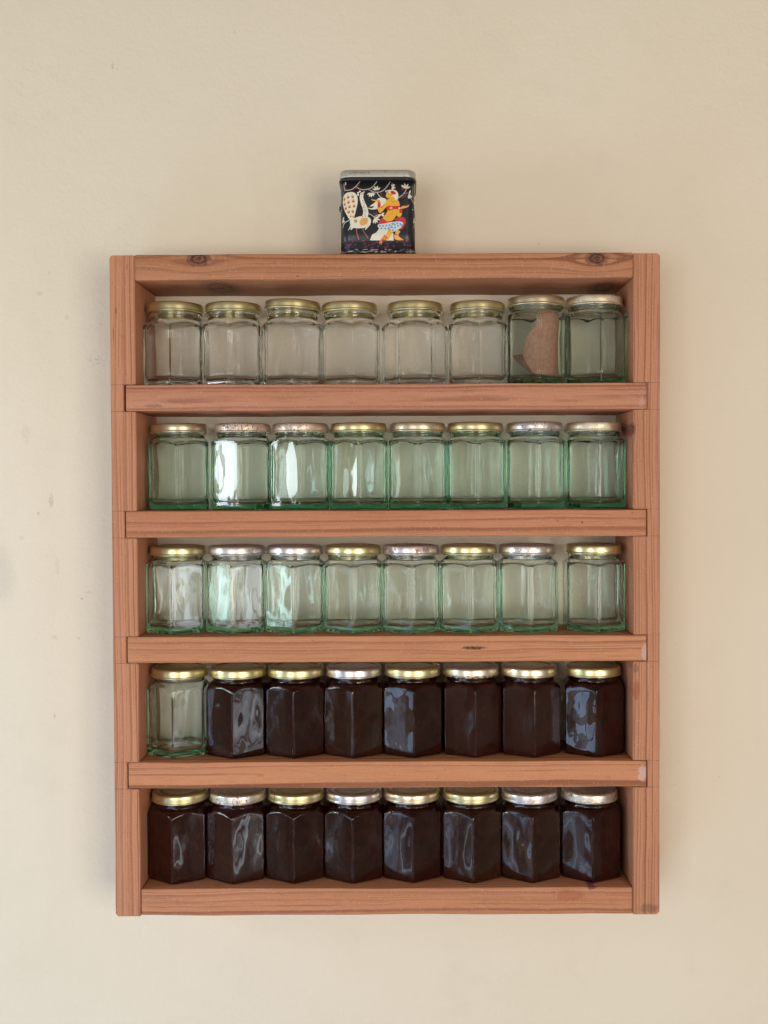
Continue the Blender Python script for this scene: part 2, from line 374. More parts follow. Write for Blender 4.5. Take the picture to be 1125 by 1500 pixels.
# ---------------------------------------------------------------- jars
NS = 26; TH = []
for k in range(6):
    for j in range(NS):
        t = -1 + 2 * j / NS
        TH.append(radians(60 * k + 30 * (1.45 * t - .45 * t ** 3)))      # sector centred on a face; denser at the corners
TH = np.array(TH)
REL = np.array([((math.degrees(a) + 30) % 60 - 30) / 30 for a in TH])
def hexr(a, p):
    acc = np.zeros_like(TH)
    for i in range(6):
        c = np.cos(TH - radians(60 * i)); acc += np.where(c > 0, (np.maximum(c, 1e-6) / a) ** p, 0)
    return acc ** (-1 / p)
def smin(a, b, k):
    h = np.clip(.5 + .5 * (b - a) / k, 0, 1)
    return b * (1 - h) + a * h - k * h * (1 - h)

def jar_rings(kind):
    """returns (outer rings, inner rings) as (z, radius array)"""
    a = .0316
    if kind == 'clear': zb, zs, zn, zrim, rn, slope = .0632, .0690, .0715, .0868, .0276, .0085
    elif kind == 'green': zb, zs, zn, zrim, rn, slope = .0715, .0745, .0765, .0895, .0272, .0030
    else: zb, zs, zn, zrim, rn, slope = .0685, .0745, .0765, .0895, .0272, .0068
    p_out = 130
    def rev_top(z):        # shoulder as a turned surface
        if z <= zb: return .0375
        t = min(1, (z - zb) / (zs - zb)); return .0375 + (.0300 - .0375) * (t ** .8)
    rings = []
    for z, r in ((.0024, 0), (.0024, .012), (.0022, .022), (.0012, .0252), (.0002, .0270)):
        rings.append((z, np.full_like(TH, r)))
    for z, da, r in ((.0, .0018, .0338), (.0003, .0009, .0346), (.0011, .0003, .0355), (.0026, .0001, .0364), (.0045, 0, .0380)):
        rings.append((z, smin(hexr(a - da, p_out), np.full_like(TH, r), .0008)))
    zl = list(np.linspace(.008, zb - .002, 22))
    for z in zl:
        w = sin(pi * (z - .004) / (zb - .004))
        rings.append((z, hexr(a, p_out) - .00045 * (1 - REL ** 2) * w))
    for z in np.linspace(zb, zs, 8):
        rings.append((z, smin(hexr(a, p_out), np.full_like(TH, rev_top(z)), .0012)))
    r_end = .0300
    for t in (.3, .6, .85, 1.0):
        rings.append((zs + (zn - zs) * t, np.minimum(np.full_like(TH, r_end + (rn - r_end) * (t ** .6)), rings[-1][1])))
    nz_ = 14
    for i in range(1, nz_ + 1):
        z = zn + (zrim - .001 - zn) * i / nz_
        u = (z - zn) / (zrim - zn)
        th = .0011 * (exp(-((u - .30) / .09) ** 2) + .9 * exp(-((u - .62) / .09) ** 2))
        rings.append((z, np.full_like(TH, rn + th) + .0002 * np.sin(TH * 1 + u * 8)))
    rings.append((zrim - .0003, np.full_like(TH, rn - .0003))); rings.append((zrim, np.full_like(TH, rn - .0011)))
    inner = []
    rin = rn - .0026
    inner.append((zrim - .0002, np.full_like(TH, rin + .0004))); inner.append((zrim - .0008, np.full_like(TH, rin)))
    for z in np.linspace(zrim - .003, zn + .001, 5): inner.append((z, np.full_like(TH, rin)))
    ai = a - .0024; p_in = 26
    for i, z in enumerate(np.linspace(zn - .0005, zb - .003, 9)):
        t = (i + 1) / 9
        rr = np.full_like(TH, rin + (.0345 - rin) * (t ** .9))
        inner.append((z, smin(hexr(ai, p_in), rr, .0030)))
    for z in np.linspace(zb - .006, .0125, 20):
        w = sin(pi * (z - .006) / (zb - .006))
        inner.append((z, hexr(ai - .0006 * w, p_in)))
    for z, s in ((.0100, .985), (.0080, .95), (.0066, .88), (.0058, .78), (.0056, .62), (.0060, .4), (.0064, .2), (.0065, 0)):
        inner.append((z, hexr(ai, p_in) * s))
    return rings, inner

def rings_mesh(name, rings, mat, wob=0, seed=0, closed_start=True, closed_end=True, wob_from=None):
    n = len(TH); V = []; Fc = []; idx = []
    ct, st = np.sin(TH), -np.cos(TH)      # theta 0 points towards the viewer (-y)
    for k, (z, r) in enumerate(rings):
        if np.max(r) < 1e-6:
            idx.append([len(V)]); V.append((0, 0, z)); continue
        row = []
        for i in range(n):
            rr = r[i]
            if wob and (wob_from is None or wob_from(k, z)):
                amp_ = wob * (2.0 if k > len(rings) / 2 and wob > .00011 else 1.0)
                q = Vector((ct[i] * rr * 62 + seed * 11.3, st[i] * rr * 62 + seed * 3.7, z * 34 + (5 if k > len(rings) / 2 else 0)))
                rr = rr + mnoise.noise(q) * amp_ + mnoise.noise(q * 2.7) * amp_ * .22
            row.append(len(V)); V.append((ct[i] * rr, st[i] * rr, z))
        idx.append(row)
    for a, b in zip(idx, idx[1:]):
        if len(a) == 1 and len(b) == 1: continue
        if len(a) == 1:
            for i in range(n): Fc.append((a[0], b[(i + 1) % n], b[i]))
        elif len(b) == 1:
            for i in range(n): Fc.append((a[i], a[(i + 1) % n], b[0]))
        else:
            for i in range(n): Fc.append((a[i], a[(i + 1) % n], b[(i + 1) % n], b[i]))
    me = bpy.data.meshes.new(name); me.from_pydata(V, [], Fc); me.update()
    me.polygons.foreach_set('use_smooth', [True] * len(me.polygons))
    if mat: me.materials.append(mat)
    return me

def glass_mat(name, absorb, density, rough=0.0, ior=1.46):
    M = bpy.data.materials.new(name); n = NT(M)
    g = n.N.new('ShaderNodeBsdfGlass'); g.inputs['IOR'].default_value = ior; g.inputs['Roughness'].default_value = rough
    g.inputs['Color'].default_value = (1, 1, 1, 1)
    n.K.new(g.outputs[0], n.out.inputs['Surface'])
    v = n.N.new('ShaderNodeVolumeAbsorption'); v.inputs['Color'].default_value = (*absorb, 1); v.inputs['Density'].default_value = density
    n.K.new(v.outputs[0], n.out.inputs['Volume'])
    return M
G_CLEAR = glass_mat('clear_glass', (.45, .78, .70), 5)
G_FULL = glass_mat('full_jar_glass', (.45, .78, .70), 8, ior=1.5)
G_GREEN = glass_mat('sea_green_glass', (.16, .76, .54), 34)
G_PALE = glass_mat('pale_green_glass', (.28, .78, .54), 23)
G_BOTTLE = glass_mat('bottle_green_glass', (.32, .70, .46), 34)

def jam_mat(name, seed, c0, c1, peel):
    M = bpy.data.materials.new(name); n = NT(M)
    p = n.mapv(n.obj(), (seed, seed * 2, seed * 3))
    a = n.noise(p, 60, 3, .6, .8)
    c = n.mix(n.step(a, .35, .7), c0, c1)
    sh = n.noise(n.mapv(p, sc=(1.3, 1.3, .55)), 130, 2, .5, 2.2)
    c = n.mix(n.m('MULTIPLY', n.step(sh, .60, .72), peel), c, (.085, .030, .006))
    patch = n.noise(n.mapv(p, sc=(1, 1, .45)), 42, 5, .72, .6)
    rough = n.m('ADD', .10, n.m('MULTIPLY', n.step(patch, .46, .56), .5))
    spec = n.m('SUBTRACT', .34, n.m('MULTIPLY', n.step(patch, .44, .52), .32))
    h = n.m('ADD', n.m('MULTIPLY', n.noise(p, 90, 3), .0006), n.m('MULTIPLY', n.noise(p, 420, 2), .00005))
    n.bsdf(Base_Color=c, Roughness=rough, Specular_IOR_Level=spec, Normal=n.bump(h, 1.0, .5))
    return M
JAMS = [jam_mat('dark_preserve', 1.7, (.023, .0020, .0014), (.042, .0055, .0030), .4),
        jam_mat('dark_marmalade', 4.1, (.029, .0036, .0018), (.046, .0105, .0040), .8),
        jam_mat('plum_preserve', 8.9, (.040, .0062, .0054), (.050, .0115, .0080), .35)]

def lid_mat(name, base, rough, edge=None, rust=0.0, rust_col=(.10, .045, .03), spot_scale=420, spot_th=.66, blot=0.0, blot_col=(.55, .36, .30), low_band=0.0, metallic=.92, seed=0, nick=False):
    M = bpy.data.materials.new(name); n = NT(M)
    oi = n.N.new('ShaderNodeObjectInfo')
    p0 = n.obj(); x, y, z = n.sep(p0)
    off = n.comb(n.m('MULTIPLY', oi.outputs['Random'], 9), seed, 0)
    va = n.N.new('ShaderNodeVectorMath'); va.operation = 'ADD'; n.K.new(p0, va.inputs[0]); n.K.new(off, va.inputs[1]); p = va.outputs[0]
    c = n.mix(n.m('MULTIPLY', n.step(n.noise(p, 45, 3, .6), .4, .7), .4), base, tuple(b * .72 for b in base))
    ang = n.m('ARCTAN2', y, x)
    hair = n.noise(n.comb(n.m('MULTIPLY', ang, 3), n.m('MULTIPLY', z, 900), seed), 1, 2)
    c = n.mix(n.m('MULTIPLY', n.step(hair, .5, .8), .18), c, tuple(min(1, b * 1.15) for b in base))
    ro = n.m('ADD', rough, n.m('MULTIPLY', n.noise(p, 120, 3), .14))
    met = metallic
    if blot:
        bl = n.m('MULTIPLY', n.step(n.noise(p, 75, 4, .7, .4), .50, .60), blot)
        c = n.mix(bl, c, blot_col); ro = n.m('ADD', ro, n.m('MULTIPLY', bl, .3)); met = n.m('SUBTRACT', met, n.m('MULTIPLY', bl, .45))
    if rust:
        sp = n.noise(p, spot_scale, 2, .6)
        reg = n.step(n.noise(p, 42, 2), .42, .60)
        rk = n.m('MULTIPLY', n.m('MULTIPLY', n.step(sp, spot_th - .03, spot_th + .02), reg), rust)
        if low_band:
            lb = n.m('MULTIPLY', n.m('SUBTRACT', 1.0, n.step(z, .0012, .0036)), n.step(n.noise(p, 330, 3, .7), .46, .53))
            rk = n.m('MAXIMUM', rk, n.m('MULTIPLY', lb, low_band))
        c = n.mix(rk, c, rust_col); ro = n.m('ADD', ro, n.m('MULTIPLY', rk, .4)); met = n.m('SUBTRACT', met, n.m('MULTIPLY', rk, .7))
    if nick:        # one dark nick through the lacquer of the skirt
        dx = n.m('ABSOLUTE', n.m('ADD', n.m('ADD', x, .0085), n.m('MULTIPLY', n.m('SUBTRACT', n.noise(p, 300, 2), .5), .001)))
        nk = n.m('MULTIPLY', n.m('MULTIPLY', n.m('SUBTRACT', 1.0, n.step(dx, .0003, .0008)), n.m('LESS_THAN', y, 0.0)), n.m('MULTIPLY', n.m('GREATER_THAN', z, .0012), n.m('LESS_THAN', z, .0085)))
        c = n.mix(nk, c, (.02, .015, .01)); ro = n.m('ADD', ro, n.m('MULTIPLY', nk, .4)); met = n.m('SUBTRACT', met, n.m('MULTIPLY', nk, .8))
    h = n.m('MULTIPLY', n.noise(p, 200, 3), .00012)
    n.bsdf(Base_Color=c, Roughness=ro, Metallic=met, Normal=n.bump(h, 1.0, .7))
    return M
gold = (.70, .64, .36); pale = (.74, .66, .48); silver = (.72, .69, .70); pink = (.78, .67, .57)
LIDM = {
 'G': lid_mat('gold_lid', gold, .26),
 'GN': lid_mat('nicked_gold_lid', gold, .26, seed=2, nick=True),
 'P': lid_mat('pale_gold_lid', pale, .25, seed=3),
 'PR': lid_mat('pale_gold_rusted_lid', pale, .27, rust=.9, spot_scale=300, spot_th=.60, blot=.35, seed=5),
 'W': lid_mat('whitened_gold_lid', (.80, .72, .56), .34, rust=.8, spot_scale=380, spot_th=.63, blot=.5, blot_col=(.72, .62, .50), seed=8),
 'K': lid_mat('pinkish_rusted_lid', pink, .33, rust=.95, spot_scale=420, spot_th=.58, blot=.6, blot_col=(.50, .33, .25), seed=11),
 'S': lid_mat('silver_lid', silver, .24, seed=14),
 'SR': lid_mat('silver_spotted_lid', silver, .27, rust=.9, spot_scale=480, spot_th=.62, blot=.25, blot_col=(.45, .36, .36), seed=17),
 'SX': lid_mat('silver_badly_rusted_lid', silver, .29, rust=.75, rust_col=(.24, .09, .07), spot_scale=260, spot_th=.52, blot=.6, blot_col=(.66, .45, .42), seed=21),
 'PB': lid_mat('pale_lid_rusted_at_its_lower_edge', (.74, .68, .56), .28, rust=.6, low_band=1.0, spot_scale=500, spot_th=.66, seed=25),
 'SW': lid_mat('worn_silver_lid', (.74, .70, .64), .27, rust=.85, spot_scale=380, spot_th=.62, blot=.4, blot_col=(.58, .46, .40), low_band=.5, seed=31),
}
# lid: rolled bead, skirt, shoulder, raised ring and sunken panel
def lid_mesh():
    R = .0306
    pr = [(.0005, R - .0022), (.0000, R - .0012), (.0001, R + .0001), (.0007, R + .0006), (.0014, R + .0004), (.0019, R - .0001),
          (.0026, R - .0001), (.0050, R - .0002), (.0078, R - .0003), (.0089, R - .0008), (.0096, R - .0019), (.0099, R - .0034), (.0099, R - .0052),
          (.0095, R - .0062), (.0089, R - .0072), (.0088, R - .0090), (.0091, R - .0100), (.0091, R - .0130), (.0089, R - .0142), (.0089, .0080), (.0091, 0)]
    inn = [(.0086, 0), (.0085, R - .006), (.0092, R - .0045), (.0084, R - .0018), (.0060, R - .0012), (.0010, R - .0014)]
    n = 96; V = []; Fc = []; idx = []
    for z, r in pr + inn:
        if r < 1e-6: idx.append([len(V)]); V.append((0, 0, z)); continue
        idx.append(list(range(len(V), len(V) + n)))
        for i in range(n):
            a = 2 * pi * i / n; V.append((r * sin(a), -r * cos(a), z))
    def bridge(a, b):
        if len(a) == 1 and len(b) == 1: return
        if len(b) == 1:
            for i in range(n): Fc.append((a[i], a[(i + 1) % n], b[0]))
        elif len(a) == 1:
            for i in range(n): Fc.append((a[0], b[(i + 1) % n], b[i]))
        else:
            for i in range(n): Fc.append((a[i], a[(i + 1) % n], b[(i + 1) % n], b[i]))
    for a, b in zip(idx, idx[1:]): bridge(a, b)
    bridge(idx[-1], idx[0])
    me = bpy.data.meshes.new('lid'); me.from_pydata(V, [], Fc); me.update()
    me.polygons.foreach_set('use_smooth', [True] * len(me.polygons))
    return me
LID0 = lid_mesh(); LIDS = {}
for k, m_ in LIDM.items():
    me = LID0.copy(); me.name = 'lid'; me.materials.append(m_); LIDS[k] = me

BODY = {}
def body_mesh(shape, gm, var):
    key = (shape, gm.name, var)
    if key not in BODY:
        o, i = jar_rings(shape)
        BODY[key] = rings_mesh('jar_glass', o + i, gm, wob=.00015 if shape == 'full' else .00017, seed=var + 1.37 * len(shape), wob_from=lambda k, z: .006 < z < .0705)
    return BODY[key]
JAMM = {}
def jam_mesh(var, mi):
    if (var, mi) not in JAMM:
        o, inner = jar_rings('full')
        rings = []
        for z, r in o:
            if r.max() < .0275 and z < .01: continue
            if z > .0815: break
            rings.append((max(z + .0006, .0009) if z < .01 else z, r - .0007))
        rings = [(.0026, rings[0][1] * 0), (.0024, rings[0][1] * .6), (.0010, rings[0][1] * .9)] + rings
        zt, rt_ = rings[-1]
        rings += [(zt + .0002, rt_ * .9), (zt + .0002, rt_ * 0)]
        me = rings_mesh('jam', rings, JAMS[mi], wob=.00016, seed=var, wob_from=lambda k, z: .010 < z < .070)
        bm = bmesh.new(); bm.from_mesh(me); bmesh.ops.recalc_face_normals(bm, faces=bm.faces); bm.to_mesh(me); bm.free()
        JAMM[(var, mi)] = me
    return JAMM[(var, mi)]

R_CORNER = .0360
ROWZ = [SHELVES[0][1], SHELVES[1][1], SHELVES[2][1], SHELVES[3][1], -.4247]
# (centre x in px, front corner x in px, lid, glass kind, label)
ROWS = [
 [(257.5, 248, 'G', 'clear', 'clear empty jar with a plain gold lid, against the left upright on the top tier'),
  (342.5, 335, 'G', 'clear', 'clear empty jar with gold lid, second from left on the top tier'),
  (429, 427, 'G', 'clear', 'clear empty jar whose gold lid sits higher than its neighbours, on the top tier'),
  (513, 514, 'G', 'clear', 'clear empty jar with gold lid, just left of the wide gap below the tin'),
  (608, 0, 'G', 'clear', 'clear empty jar turned with one flat face square to the front, under the tin'),
  (699, 702, 'G', 'clear', 'clear empty jar with gold lid, directly left of the jar holding brown paper'),
  (785, 791, 'P', 'bottle', 'greenish jar with cream-gold lid holding a curl of brown paper'),
  (870.5, 881, 'W', 'bottle', 'green-tinted empty jar with whitened pitted lid, in the top right corner of the rack')],
 [(263.5, 260.4, 'P', 'green', 'green-tinted empty jar with dull gold lid, at the left end of the second tier'),
  (356, 348.6, 'K', 'green', 'empty green jar with speckled pinkish lid and bright blue-white reflection, second tier'),
  (440.8, 438, 'K', 'green', 'empty green jar with rust-dotted pale lid and swirling reflection, third along the second tier'),
  (526, 525, 'G', 'green', 'empty green jar with bright gold lid, between two rust-marked lids on the second tier'),
  (612, 612.3, 'PR', 'green', 'empty green jar with a black rust blot on its pale gold lid, second tier'),
  (696.5, 700, 'G', 'green', 'empty green jar with clean gold lid, sixth from left on the second tier'),
  (783, 789, 'SR', 'green', 'empty green jar with grey silver lid and blue streak on its left face, second tier'),
  (869.5, 878.7, 'W', 'green', 'empty green jar with mottled whitish lid, beside the right upright on the second tier')],
 [(261.8, 250, 'G', 'pale', 'empty jar with gold lid and wide white reflections, left end of the middle tier'),
  (348, 339.5, 'SR', 'pale', 'empty pale green jar with black-dotted silver lid, second from left on the middle tier'),
  (433, 429, 'S', 'pale', 'empty pale green jar with smooth pinkish silver lid, third on the middle tier'),
  (517.5, 517, 'G', 'pale', 'empty jar with gold lid, directly left of the most rusted lid on the middle tier'),
  (602, 603.5, 'SX', 'pale', 'empty pale green jar whose silver lid is badly blotched with red rust, middle tier'),
  (686.8, 689, 'G', 'pale', 'empty jar with gold lid, directly right of the most rusted lid on the middle tier'),
  (772, 778, 'SR', 'pale', 'empty pale green jar with bluish silver lid, left of the gap on the middle tier'),
  (869.5, 877.5, 'G', 'pale', 'empty jar with gold lid, standing apart at the right end of the middle tier')],
 [(264, 251.3, 'G', 'paleF', 'only empty jar on the fourth tier, gold lid, left of the dark full jars'),
  (349.3, 340, 'G', 'jam0', 'dark jar with gold lid, directly right of the empty jar on the fourth tier'),
  (434.2, 430, 'G', 'jam0', 'black-brown full jar with gold lid and no sheen, second full jar on the fourth tier'),
  (518.9, 516.6, 'S', 'jam1', 'dark full jar with silver lid, the only silver lid on the fourth tier'),
  (604.2, 606, 'G', 'jam0', 'dark full jar with gold lid, directly right of the silver lid on the fourth tier'),
  (690, 697, 'PB', 'jam2', 'plum-brown full jar whose pale lid is rusted along its lower edge, fourth tier'),
  (774.8, 783.6, 'P', 'jam2', 'plum-brown full jar with pale dull lid, left of the gap on the fourth tier'),
  (868, 874, 'G', 'jam0', 'dark full jar with gold lid and ragged blue reflection, right end of the fourth tier')],
 [(265.1, 252, 'G', 'jam2', 'dark full jar with gold lid and white glints, bottom left corner of the rack'),
  (349.3, 339.5, 'SW', 'jam2', 'dark full jar with worn spotted silver lid, second from left on the bottom tier'),
  (434.2, 430, 'GN', 'jam0', 'dark full jar with a nicked gold lid, third on the bottom tier'),
  (519, 516.6, 'S', 'jam0', 'dark full jar with clean pale silver lid, fourth on the bottom tier'),
  (603.3, 605.4, 'P', 'jam0', 'dark full jar with pale lid, fifth from left on the bottom tier'),
  (690, 693.3, 'G', 'jam1', 'dark full jar with gold lid and scratched blue reflection, sixth on the bottom tier'),
  (775.5, 780, 'SR', 'jam1', 'dark full jar with bluish spotted silver lid, second from right on the bottom tier'),
  (863, 869, 'SW', 'jam0', 'dark full jar with pale silver lid and patchy blue glints, rightmost on the bottom tier')],
]
for r, row in enumerate(ROWS):
    for c, (cx, ex, lk, kind, label) in enumerate(row):
        cyy = .0468 + (random.random() - .5) * .002
        p = at(cx, 760, cyy)
        # keep the leaning of the camera out of it: use the row's own height for the column position
        pz = ROWZ[r] + .045
        yy = 750 - (pz) / (CAM_D + cyy) * F_PX
        p = at(cx, yy, cyy)
        if ex == 0: phi = radians(30)
        else:
            q = at(ex, yy, cyy - R_CORNER); phi = math.asin(max(-.5, min(.5, (q.x - p.x) / R_CORNER)))
        full = kind.startswith('jam')
        shape = 'clear' if kind == 'clear' else 'green' if kind in ('green', 'pale', 'bottle') else 'full'
        gm = {'clear': G_CLEAR, 'green': G_GREEN, 'pale': G_PALE, 'paleF': G_PALE, 'bottle': G_BOTTLE}.get(kind, G_FULL)
        var = (c * 5 + r * 3) % 4
        o = thing('preserve_jar' if full else 'glass_jar', label, 'jar', (p.x, cyy, ROWZ[r] + .0006), 'full hexagonal preserve jars' if full else 'empty hexagonal glass jars', 0)
        # rotation: the hexagon's corner sits 30 degrees off a face centre
        o.rotation_euler = (0, 0, phi - radians(30) if ex else 0.0)
        g = link('jar_glass', body_mesh(shape, gm, var), o)
        zl = {'clear': .0786, 'green': .0812, 'full': .0812}[shape]
        o.scale = (1.02, 1.02, 1.055) if (r == 0 and c >= 6) else (1, 1, (1.025, 1.028, 1.03, 1.04, 1.032)[r])
        l = link('lid', LIDS[lk], o); l.location = (0, 0, zl)
        l.rotation_euler = (radians(random.uniform(-.4, .4)), radians(random.uniform(-.5, .5)), 0.0 if lk == 'GN' else random.uniform(0, 6.28))
        if r == 0 and c == 2: l.location.z += .0026; l.rotation_euler[1] = radians(2.2); l.rotation_euler[0] = 0; l.rotation_euler[2] = 0
        if full: link('jam', jam_mesh(var, int(kind[3])), o)

# ---------------------------------------------------------------- brown paper inside the seventh jar
def paper_mat():
    M = bpy.data.materials.new('brown_kraft_paper'); n = NT(M); p = n.obj()
    c = n.mix(n.step(n.noise(p, 240, 4, .7), .35, .65), (.31, .155, .105), (.42, .23, .165))
    n.bsdf(Base_Color=c, Roughness=.8, Normal=n.bump(n.noise(p, 300, 3), .0003))
    return M
jar7 = [o for o in bpy.data.objects if o.get('label', '').startswith('greenish jar')][0]
pap = thing('brown_paper', 'curled piece of brown paper inside the greenish jar on the top tier', 'paper', (jar7.location.x, jar7.location.y, jar7.location.z + .0078))
def paper_piece(name, fn, nu, nv):
    V = []; Fc = []; t = .00022
    G = {}
    for s in (0, 1):
        for i in range(nu + 1):
            for j in range(nv + 1):
                a = Vector(fn(i / nu, j / nv)); b = Vector(fn(i / nu + .01, j / nv)) - a; d = Vector(fn(i / nu, j / nv + .01)) - a
                nn = b.cross(d); nn = nn.normalized() if nn.length > 1e-9 else Vector((0, 1, 0))
                G[(s, i, j)] = len(V); V.append(tuple(a + nn * t * s))
    for s in (0, 1):
        for i in range(nu):
            for j in range(nv):
                q = (G[(s, i, j)], G[(s, i + 1, j)], G[(s, i + 1, j + 1)], G[(s, i, j + 1)])
                Fc.append(q if s else q[::-1])
    for i in range(nu):
        for j, fl in ((0, 0), (nv, 1)):
            q = (G[(0, i, j)], G[(0, i + 1, j)], G[(1, i + 1, j)], G[(1, i, j)]); Fc.append(q[::-1] if fl else q)
    for j in range(nv):
        for i, fl in ((0, 1), (nu, 0)):
            q = (G[(0, i, j)], G[(0, i, j + 1)], G[(1, i, j + 1)], G[(1, i, j)]); Fc.append(q[::-1] if fl else q)
    return mesh_obj(name, V, Fc, PAPER, pap)
PAPER = paper_mat()
def sheet(u, v):
    # left edge bulges out at mid height, sheet curls round the right side of the jar
    z = .0015 + v * .070
    left = -.0005 - .0168 * max(0, sin(pi * min(1, max(0, v) / .78))) ** .8 if v < .78 else -.0016
    a0 = left / .0240; a1 = 1.42 - .1 * v
    a = a0 + (a1 - a0) * u
    return (.0240 * sin(a), -.0240 * cos(a) + .0025 * sin(v * 5), z)
paper_piece('paper_sheet', sheet, 26, 30)
def corner(u, v):
    # triangular folded corner pointing left behind the main sheet
    x = -.0255 + u * .030
    zc = .0265 - u * .006; hw = .0004 + u * .0200
    return (x, .004 + .004 * u - .003 * sin(pi * v), zc - .012 * u * (1 - v) + (v - .5) * 2 * hw * .55)
paper_piece('paper_corner', corner, 10, 8)

# ---------------------------------------------------------------- tea tin
# flat print of the tin, drawn in the pixel grid of an enlarged view: x 195..915, y 215..890
PW, PH = 720, 676
SSX = 2
def draw_print():
    img = np.zeros((PH * SSX, PW * SSX, 3)); img[:] = (.012, .013, .020)
    rng = np.random.RandomState(3)
    def poly(pts, col, smooth=True, closed=True):
        P = np.array(pts, float)
        if smooth and len(P) > 2:
            Q = []
            n = len(P)
            for i in range(n):
                p0, p1, p2, p3 = P[(i - 1) % n], P[i], P[(i + 1) % n], P[(i + 2) % n]
                for t in np.linspace(0, 1, 7)[:-1]:
                    Q.append(.5 * ((2 * p1) + (-p0 + p2) * t + (2 * p0 - 5 * p1 + 4 * p2 - p3) * t * t + (-p0 + 3 * p1 - 3 * p2 + p3) * t ** 3))
            P = np.array(Q)
        P = (P - (195, 215)) * SSX
        x0, y0 = np.floor(P.min(0)).astype(int); x1, y1 = np.ceil(P.max(0)).astype(int) + 1
        x0, y0 = max(x0, 0), max(y0, 0); x1, y1 = min(x1, PW * SSX), min(y1, PH * SSX)
        if x1 <= x0 or y1 <= y0: return
        X, Y = np.meshgrid(np.arange(x0, x1) + .5, np.arange(y0, y1) + .5)
        ins = np.zeros(X.shape, bool); n = len(P)
        for i in range(n):
            (ax, ay), (bx, by) = P[i], P[(i + 1) % n]
            if ay == by: continue
            c = ((ay > Y) != (by > Y)) & (X < (bx - ax) * (Y - ay) / (by - ay) + ax); ins ^= c
        img[y0:y1, x0:x1][ins] = col
    def disc(x, y, rx, ry, col, rot=0):
        pts = []
        for a in np.linspace(0, 2 * pi, 18)[:-1]:
            u, v = rx * cos(a), ry * sin(a)
            pts.append((x + u * cos(rot) - v * sin(rot), y + u * sin(rot) + v * cos(rot)))
        poly(pts, col, False)
    def stroke(pts, w, col, w2=None):
        P = np.array(pts, float); Q = []
        n = len(P)
        for i in range(n - 1):
            p0, p1, p2, p3 = P[max(i - 1, 0)], P[i], P[i + 1], P[min(i + 2, n - 1)]
            for t in np.linspace(0, 1, 9)[:-1]:
                Q.append(.5 * ((2 * p1) + (-p0 + p2) * t + (2 * p0 - 5 * p1 + 4 * p2 - p3) * t * t + (-p0 + 3 * p1 - 3 * p2 + p3) * t ** 3))
        Q.append(P[-1]); Q = np.array(Q); D = np.gradient(Q, axis=0); Nn = np.stack([-D[:, 1], D[:, 0]], 1); Nn /= np.linalg.norm(Nn, axis=1)[:, None] + 1e-9
        ww = np.linspace(w, w2 if w2 is not None else w, len(Q))[:, None] / 2
        poly(list(Q + Nn * ww) + list((Q - Nn * ww)[::-1]), col, False)
    cream = (.74, .72, .60); cr2 = (.62, .60, .52); vio = (.36, .26, .30); gold_ = (.80, .42, .035); red = (.62, .03, .03); orange = (.70, .22, .03); wine = (.16, .02, .04)
    teal = (.10, .20, .30); blue = (.55, .66, .76)
    # branches
    stroke([(222, 235), (235, 300), (300, 300), (345, 268), (385, 222)], 7, cr2)
    stroke([(345, 270), (390, 298), (440, 300), (500, 280), (550, 222)], 7, cr2)
    stroke([(465, 296), (520, 325), (590, 320), (640, 280), (678, 225)], 7, cr2)
    stroke([(235, 300), (215, 330), (205, 370)], 5, vio)
    stroke([(550, 330), (580, 372), (640, 398)], 6, cream)
    stroke([(750, 385), (790, 360), (830, 310), (828, 280)], 6, cr2); stroke([(795, 352), (840, 335), (865, 345)], 5, vio)
    stroke([(870, 360), (895, 400), (915, 425)], 5, cr2); stroke([(895, 490), (915, 492)], 6, cr2)
    stroke([(205, 665), (225, 625), (280, 598)], 6, cream)
    stroke([(450, 535), (490, 545), (530, 580)], 6, cr2); stroke([(520, 572), (550, 550), (600, 548)], 5, cream)
    stroke([(915, 260), (905, 330), (910, 380)], 5, vio)
    def leaf(x, y, ang, L, w=9, col=cream):
        a = radians(ang); dx, dy = cos(a), sin(a)
        poly([(x, y), (x + dx * L * .45 - dy * w, y + dy * L * .45 + dx * w), (x + dx * L, y + dy * L), (x + dx * L * .45 + dy * w, y + dy * L * .45 - dx * w)], col)
    for (x, y, angs, L) in ((545, 305, (-30, -75, -120, -165), 42), (492, 335, (160, 120, 85, 45, 15), 42), (695, 275, (-40, 20, -80, 75), 38),
                            (828, 290, (-60, -105, -140, -20, -150), 52), (862, 345, (-70, 40, 100, 75), 46), (528, 580, (110, 60, 20, -20, 85), 54), (590, 545, (-30, 30, 160), 34),
                            (205, 590, (-60, 40, 90), 34), (242, 240, (-80, 90), 16)):
        for a_ in angs: leaf(x, y, a_, L)
    for (x, y) in ((243, 278), (370, 262), (355, 285), (480, 300), (575, 330), (700, 250), (795, 305), (800, 372), (815, 365), (525, 545), (540, 530), (890, 330), (590, 350), (800, 300), (240, 265)):
        for _ in range(4): disc(x + rng.uniform(-12, 12), y + rng.uniform(-12, 12), 4, 4, (.30, .05, .08))
    # tail of the bird
    poly([(285, 325), (325, 328), (355, 360), (362, 420), (350, 480), (335, 540), (320, 600), (295, 610), (262, 560), (225, 490), (206, 420), (215, 365), (245, 335)], cream)
    for (x, y) in ((229, 388), (268, 372), (313, 368), (232, 437), (273, 421), (319, 411), (245, 480), (283, 466), (327, 460), (273, 517), (314, 513), (293, 560), (318, 562)):
        k = 1 if y < 540 else .62
        disc(x, y, 14 * k, 17 * k, (.60, .36, .12)); disc(x, y + 5 * k, 12 * k, 11 * k, (.50, .10, .03)); disc(x, y - 5 * k, 7 * k, 5 * k, (.75, .48, .16))
    # neck, head, body
    stroke([(408, 345), (398, 375), (412, 430), (432, 480), (440, 530), (425, 580)], 30, cream, 56)
